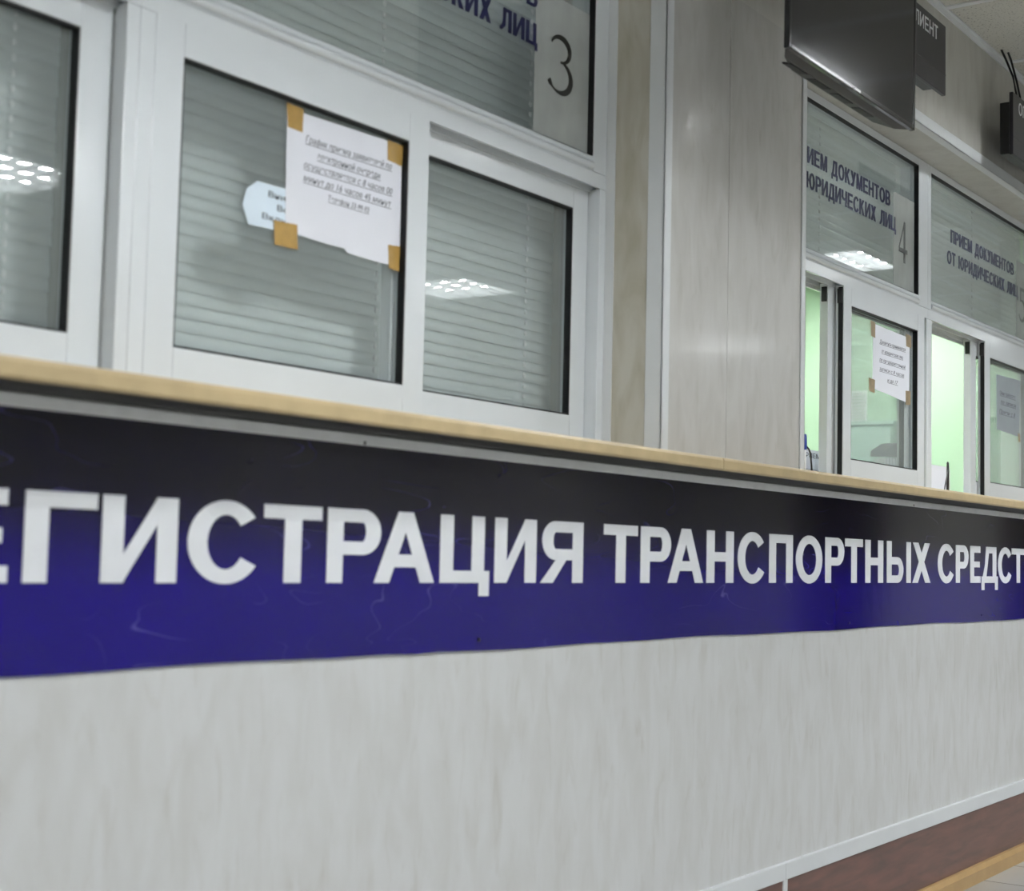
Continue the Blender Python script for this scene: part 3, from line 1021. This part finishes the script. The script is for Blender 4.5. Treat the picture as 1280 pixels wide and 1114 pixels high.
p = thing('counter_pen', 'blue tipped white pen standing in the open window below number 4', 'pen', (3.588, .135, ZC_TOP))
bm = bmesh.new()
add_tube(bm, [(3.588, .135, ZC_TOP + .006), (3.588, .135, 1.205)], .0036, 10)
obj('barrel', bm, 'pen_white', p, smooth=True)
bm = bmesh.new()
add_tube(bm, [(3.588, .135, 1.203), (3.588, .135, 1.212), (3.5875, .135, 1.240), (3.5875, .135, 1.243)], [.0052, .0056, .005, .003], 10)
obj('cap', bm, 'pen_blue', p, smooth=True)
bm = bmesh.new()
add_tube(bm, [(3.5885, .132, 1.212), (3.600, .130, 1.206), (3.610, .129, 1.195), (3.614, .128, 1.165), (3.618, .128, 1.135), (3.620, .128, ZC_TOP + .002)], .0024, 8)
obj('cord', bm, 'pen_black', p, smooth=True)
bm = bmesh.new()
add_tube(bm, [(3.588, .135, ZC_TOP), (3.588, .135, ZC_TOP + .004), (3.588, .135, ZC_TOP + .007)], [.018, .018, .006], 16)
obj('base', bm, 'pen_black', p)
p = thing('counter_pen', 'black pen on a slanting cord before the blank card below number 5', 'pen', (4.632, .130, ZC_TOP))
bm = bmesh.new()
add_tube(bm, [(4.632, .130, ZC_TOP + .006), (4.632, .130, 1.21), (4.631, .130, 1.236), (4.631, .130, 1.240)], [.0046, .0046, .0034, .0016], 10)
obj('barrel', bm, 'pen_black', p, smooth=True)
bm = bmesh.new()
add_tube(bm, [(4.629, .128, 1.214), (4.612, .126, 1.190), (4.590, .124, 1.160), (4.566, .122, ZC_TOP + .002)], .0024, 8)
obj('cord', bm, 'pen_black', p, smooth=True)
bm = bmesh.new()
add_tube(bm, [(4.632, .130, ZC_TOP), (4.632, .130, ZC_TOP + .004), (4.632, .130, ZC_TOP + .007)], [.018, .018, .006], 16)
obj('base', bm, 'pen_black', p)

# document tray on the inner counter, seen through the sash below number 4
t = thing('document_tray', 'dark hooded document tray with white sheets behind the sash below number 4', 'tray', (4.69, .32, ZC_TOP))
bm = bmesh.new()
add_plate(bm, [(4.545, 1.254), (4.84, 1.272), (4.84, 1.318), (4.64, 1.303), (4.552, 1.274)], .300, .35)
add_box(bm, 4.545, 4.84, .344, .35, ZC_TOP, 1.24)
add_box(bm, 4.545, 4.84, .300, .35, ZC_TOP, ZC_TOP + .006)
add_box(bm, 4.834, 4.84, .300, .35, ZC_TOP, 1.24)
obj('case', bm, 'tray', t, .002)
for k in range(11):
    bm = bmesh.new()
    x = 4.549 + k * .0255
    d = random.uniform(.006, .015)
    add_prism_z(bm, [(x, .305), (x + d, .303), (x + d + .004, .340), (x + .004, .340)], ZC_TOP + .006, 1.252 + k * .0016 + random.uniform(-.008, .002))
    obj('sheet', bm, 'paper', t)

# cabinet; added slatted panel imitates a hall window reflected in the sash glass
c = thing('office_cabinet', 'pale cyan cabinet behind the sash below number 4', 'cabinet', (7.1, 1.31, 0))
box_obj('body', 'cyan', (6.92, 7.298, 1.20, 1.43, 0.0, 1.585), c, .003)
box_obj('top', 'cyan', (6.90, 7.298, 1.19, 1.44, 1.585, 1.605), c, .003)
for y0 in (1.205,):
    d = box_obj('door', 'cyan', (6.902, 6.92, y0, y0 + .220, 0.08, 1.575), c, .002)
    bm = bmesh.new()
    hy = y0 + .027
    add_tube(bm, [(6.902, hy, .80), (6.88, hy, .81), (6.88, hy, .93), (6.902, hy, .94)], .005, 8)
    obj('handle', bm, 'steel', d)

v = thing('reflection_panel', 'small white slatted panel added for the window reflection in the sash below number 4', 'reflection', (7.30, 1.535, 1.64))
VY0, VY1, VZ0, VZ1 = 1.485, 1.580, 1.640, 1.800
bm = bmesh.new()
add_box(bm, 7.285, 7.30, VY0, VY0 + .012, VZ0, VZ1)
add_box(bm, 7.285, 7.30, VY1 - .012, VY1, VZ0, VZ1)
add_box(bm, 7.285, 7.30, VY0 + .012, VY1 - .012, VZ0, VZ0 + .012)
add_box(bm, 7.285, 7.30, VY0 + .012, VY1 - .012, VZ1 - .012, VZ1)
obj('panel_frame', bm, 'pen_white', v, .002)
bm = bmesh.new()
for k in range(8):
    z = VZ0 + .018 + k * .0165
    add_box(bm, 7.289, 7.297, VY0 + .012, VY1 - .012, z, z + .011)
obj('slats', bm, 'pen_white', v)

# ------------------------------------------------------------------ wall television (tilted slightly forward)
TVX0, TVX1, TVZ0, TVZ1, TVY = 2.549, 3.197, 1.873, 2.245, -.300
tv = thing('television', 'black flat television hanging in front of the header above the window numbered 4', 'television', ((TVX0 + TVX1) / 2, TVY, TVZ0))
bm = bmesh.new()
frame_boxes(bm, TVX0, TVX1, TVZ0, TVZ1, .010, .010, .010, .010, TVY, TVY + .012)
obj('bezel', bm, 'tv', tv, .002)
box_obj('screen', 'screen', (TVX0 + .009, TVX1 - .009, TVY + .0015, TVY + .008, TVZ0 + .009, TVZ1 - .009), tv)
bm = bmesh.new()
rings = []
for d, l, r_, zb, zt in ((.009, .003, .003, .002, .003), (.026, .035, .052, -.006, .026), (.056, .130, .108, .000, .08)):
    y = TVY + d
    rings.append([bm.verts.new(c) for c in ((TVX0 + l, y, TVZ0 + zb), (TVX1 - r_, y, TVZ0 + zb), (TVX1 - r_, y, TVZ1 - zt), (TVX0 + l, y, TVZ1 - zt))])
for q in (0, 1):
    for i in range(4):
        j = (i + 1) % 4
        bm.faces.new((rings[q][i], rings[q][j], rings[q + 1][j], rings[q + 1][i]))
bm.faces.new(rings[0][::-1])
bm.faces.new(rings[2])
obj('housing', bm, 'tv_back', tv, .0015)
for k in range(4):
    x = TVX0 + .075 + k * .112
    bm = bmesh.new()
    add_prism_x(bm, [(TVY + .031, TVZ0 - .0062), (TVY + .050, TVZ0 - .0022), (TVY + .050, TVZ0 + .001), (TVY + .031, TVZ0 - .003)], x, x + .075)
    obj('vent_slot', bm, 'rubber', tv)
box_obj('badge', 'trim', (TVX0 + .305, TVX0 + .338, TVY - .0008, TVY + .0005, TVZ0 + .002, TVZ0 + .007), tv)
bm = bmesh.new()
add_box(bm, 2.78, 2.96, TVY + .055, TVY + .070, 2.00, 2.17)
add_tube(bm, [(2.87, TVY + .078, 2.06), (2.87, TVY + .078, CEIL)], .018, 14)
add_tube(bm, [(2.87, TVY + .078, CEIL - .01), (2.87, TVY + .078, CEIL)], .06, 18)
obj('ceiling_mount', bm, 'black_plastic', tv)
tv.rotation_euler = (math.radians(0.6), 0, 0)

# ------------------------------------------------------------------ queue display panels
def queue_panel(x0, x1, z0, z1, label, text, ta, tb, cables):
    r = thing('queue_display', label, 'display', ((x0 + x1) / 2, -.1, z0), 'queue display panels above the windows')
    box_obj('front_panel', 'panel_face', (x0, x1, -.100, -.088, z0, z1), r, .002)
    box_obj('housing', 'black_plastic', (x0 + .004, x1 - .06, -.088, -.058, z0 + .004, z1 - .028), r, .003)
    for bx in (x0 + .22, x1 - .25):
        box_obj('stand_off', 'black_plastic', (bx, bx + .03, -.058, 0.0, z0 + .06, z1 - .06), r)
    box_obj('lower_strip', 'black_plastic', (x0 + .01, x1 - .002, -.1008, -.0998, z0 + .055, z0 + .0575), r)
    bm = bmesh.new()
    add_word_line(bm, text, ta, tb, z1 - .057, .038, -.1008, -.0999, weight=.12, bar=.13, gap=.2)
    obj('lettering', bm, 'letter', r)
    for pts in cables:
        bm = bmesh.new()
        add_tube(bm, pts, .0035, 7)
        obj('cable', bm, 'black_plastic', r, smooth=True)
    return r
queue_panel(3.360, 3.957, 2.186, 2.378, 'dark queue display partly hidden behind the television', 'КЛИЕНТ', 3.690, 3.893, [])
queue_panel(4.545, 5.140, 2.163, 2.356, 'dark queue display with black cables to the right of the television', 'ОПЕРАТОР', 4.600, 4.90,
            [[(4.680, -.085, 2.35), (4.690, -.075, 2.39), (4.712, -.06, 2.44), (4.700, -.045, 2.51), (4.690, -.040, CEIL)],
             [(4.645, -.085, 2.35), (4.668, -.07, 2.40), (4.690, -.055, 2.45), (4.67, -.04, 2.50), (4.655, -.03, CEIL)]])

# ------------------------------------------------------------------ ceiling luminaires with louvres
def luminaire(x, y, emitter, label, group):
    s = .285
    r = thing('ceiling_light', label, 'light', (x, y, CEIL), group)
    bm = bmesh.new()
    frame_boxes_h(bm, x - s, x + s, y - s, y + s, .022, CEIL - .061, CEIL - .0005)
    obj('frame', bm, 'louvre', r)
    bm = bmesh.new()
    add_box(bm, x - s + .022, x + s - .022, y - s + .022, y + s - .022, CEIL - .004, CEIL - .0005)
    obj('reflector', bm, 'louvre', r)
    for k in (-1.5, -.5, .5, 1.5):
        bm = bmesh.new()
        add_tube(bm, [(x - s + .03, y + k * .132, CEIL - .021), (x + s - .03, y + k * .132, CEIL - .021)], .0125, 8)
        obj('tube', bm, emitter, r)
    bm = bmesh.new()
    for k in (-2, -1, 0, 1, 2):
        add_box(bm, x + k * .105 - .003, x + k * .105 + .003, y - s + .022, y + s - .022, CEIL - .060, CEIL - .041)
    for k in (-1, 0, 1):
        add_box(bm, x - s + .022, x + s - .022, y + k * .132 - .004, y + k * .132 + .004, CEIL - .060, CEIL - .041)
    obj('louvre', bm, 'louvre', r)
    return r

def frame_boxes_h(bm, x0, x1, y0, y1, w, z0, z1):
    add_box(bm, x0, x0 + w, y0, y1, z0, z1)
    add_box(bm, x1 - w, x1, y0, y1, z0, z1)
    add_box(bm, x0 + w, x1 - w, y0, y0 + w, z0, z1)
    add_box(bm, x0 + w, x1 - w, y1 - w, y1, z0, z1)

for x in (-1.3, 1.6, 4.50, 7.30, 10.2):
    luminaire(x, -1.40, 'lamp', 'square louvred ceiling light over the hall in front of the counter', 'hall ceiling lights near the counter')
for x in (-2.05, .90, 3.88, 6.96, 9.75):
    luminaire(x, -3.55, 'lamp', 'square louvred ceiling light over the far side of the hall', 'hall ceiling lights far from the counter')
for x, y in ((4.1, 1.3), (5.4, 1.3), (6.6, 1.3)):
    luminaire(x, y, 'office_lamp', 'square louvred ceiling light inside the green office', 'office ceiling lights')

# ------------------------------------------------------------------ camera
cam_d = bpy.data.cameras.new('camera')
cam = bpy.data.objects.new('camera', cam_d)
COL.objects.link(cam)
right = Vector((0.5782059, -0.8155685, 0.0229340))
up = Vector((-0.0734590, -0.0240434, 0.9970084))
fwd = Vector((0.8125772, 0.5781609, 0.0738129))
mat = Matrix((right, up, -fwd)).transposed().to_4x4()
mat.translation = Vector((0, -1.5, 0.91))
cam.matrix_world = mat
cam_d.sensor_fit = 'HORIZONTAL'
cam_d.sensor_width = 36.0
cam_d.lens = 53.4366
cam_d.clip_start = 0.02
cam_d.dof.use_dof = True
cam_d.dof.focus_distance = 4.2
cam_d.dof.aperture_fstop = 5.0
scene.camera = cam

# ------------------------------------------------------------------ world and view
w = bpy.data.worlds.new('world')
scene.world = w
w.use_nodes = True
w.node_tree.nodes['Background'].inputs[0].default_value = (0.8, 0.85, 0.9, 1)
w.node_tree.nodes['Background'].inputs[1].default_value = 0.0
scene.view_settings.view_transform = 'Standard'
scene.view_settings.look = 'None'
scene.view_settings.gamma = 1.0
scene.view_settings.use_curve_mapping = False
scene.view_settings.exposure = 0.0
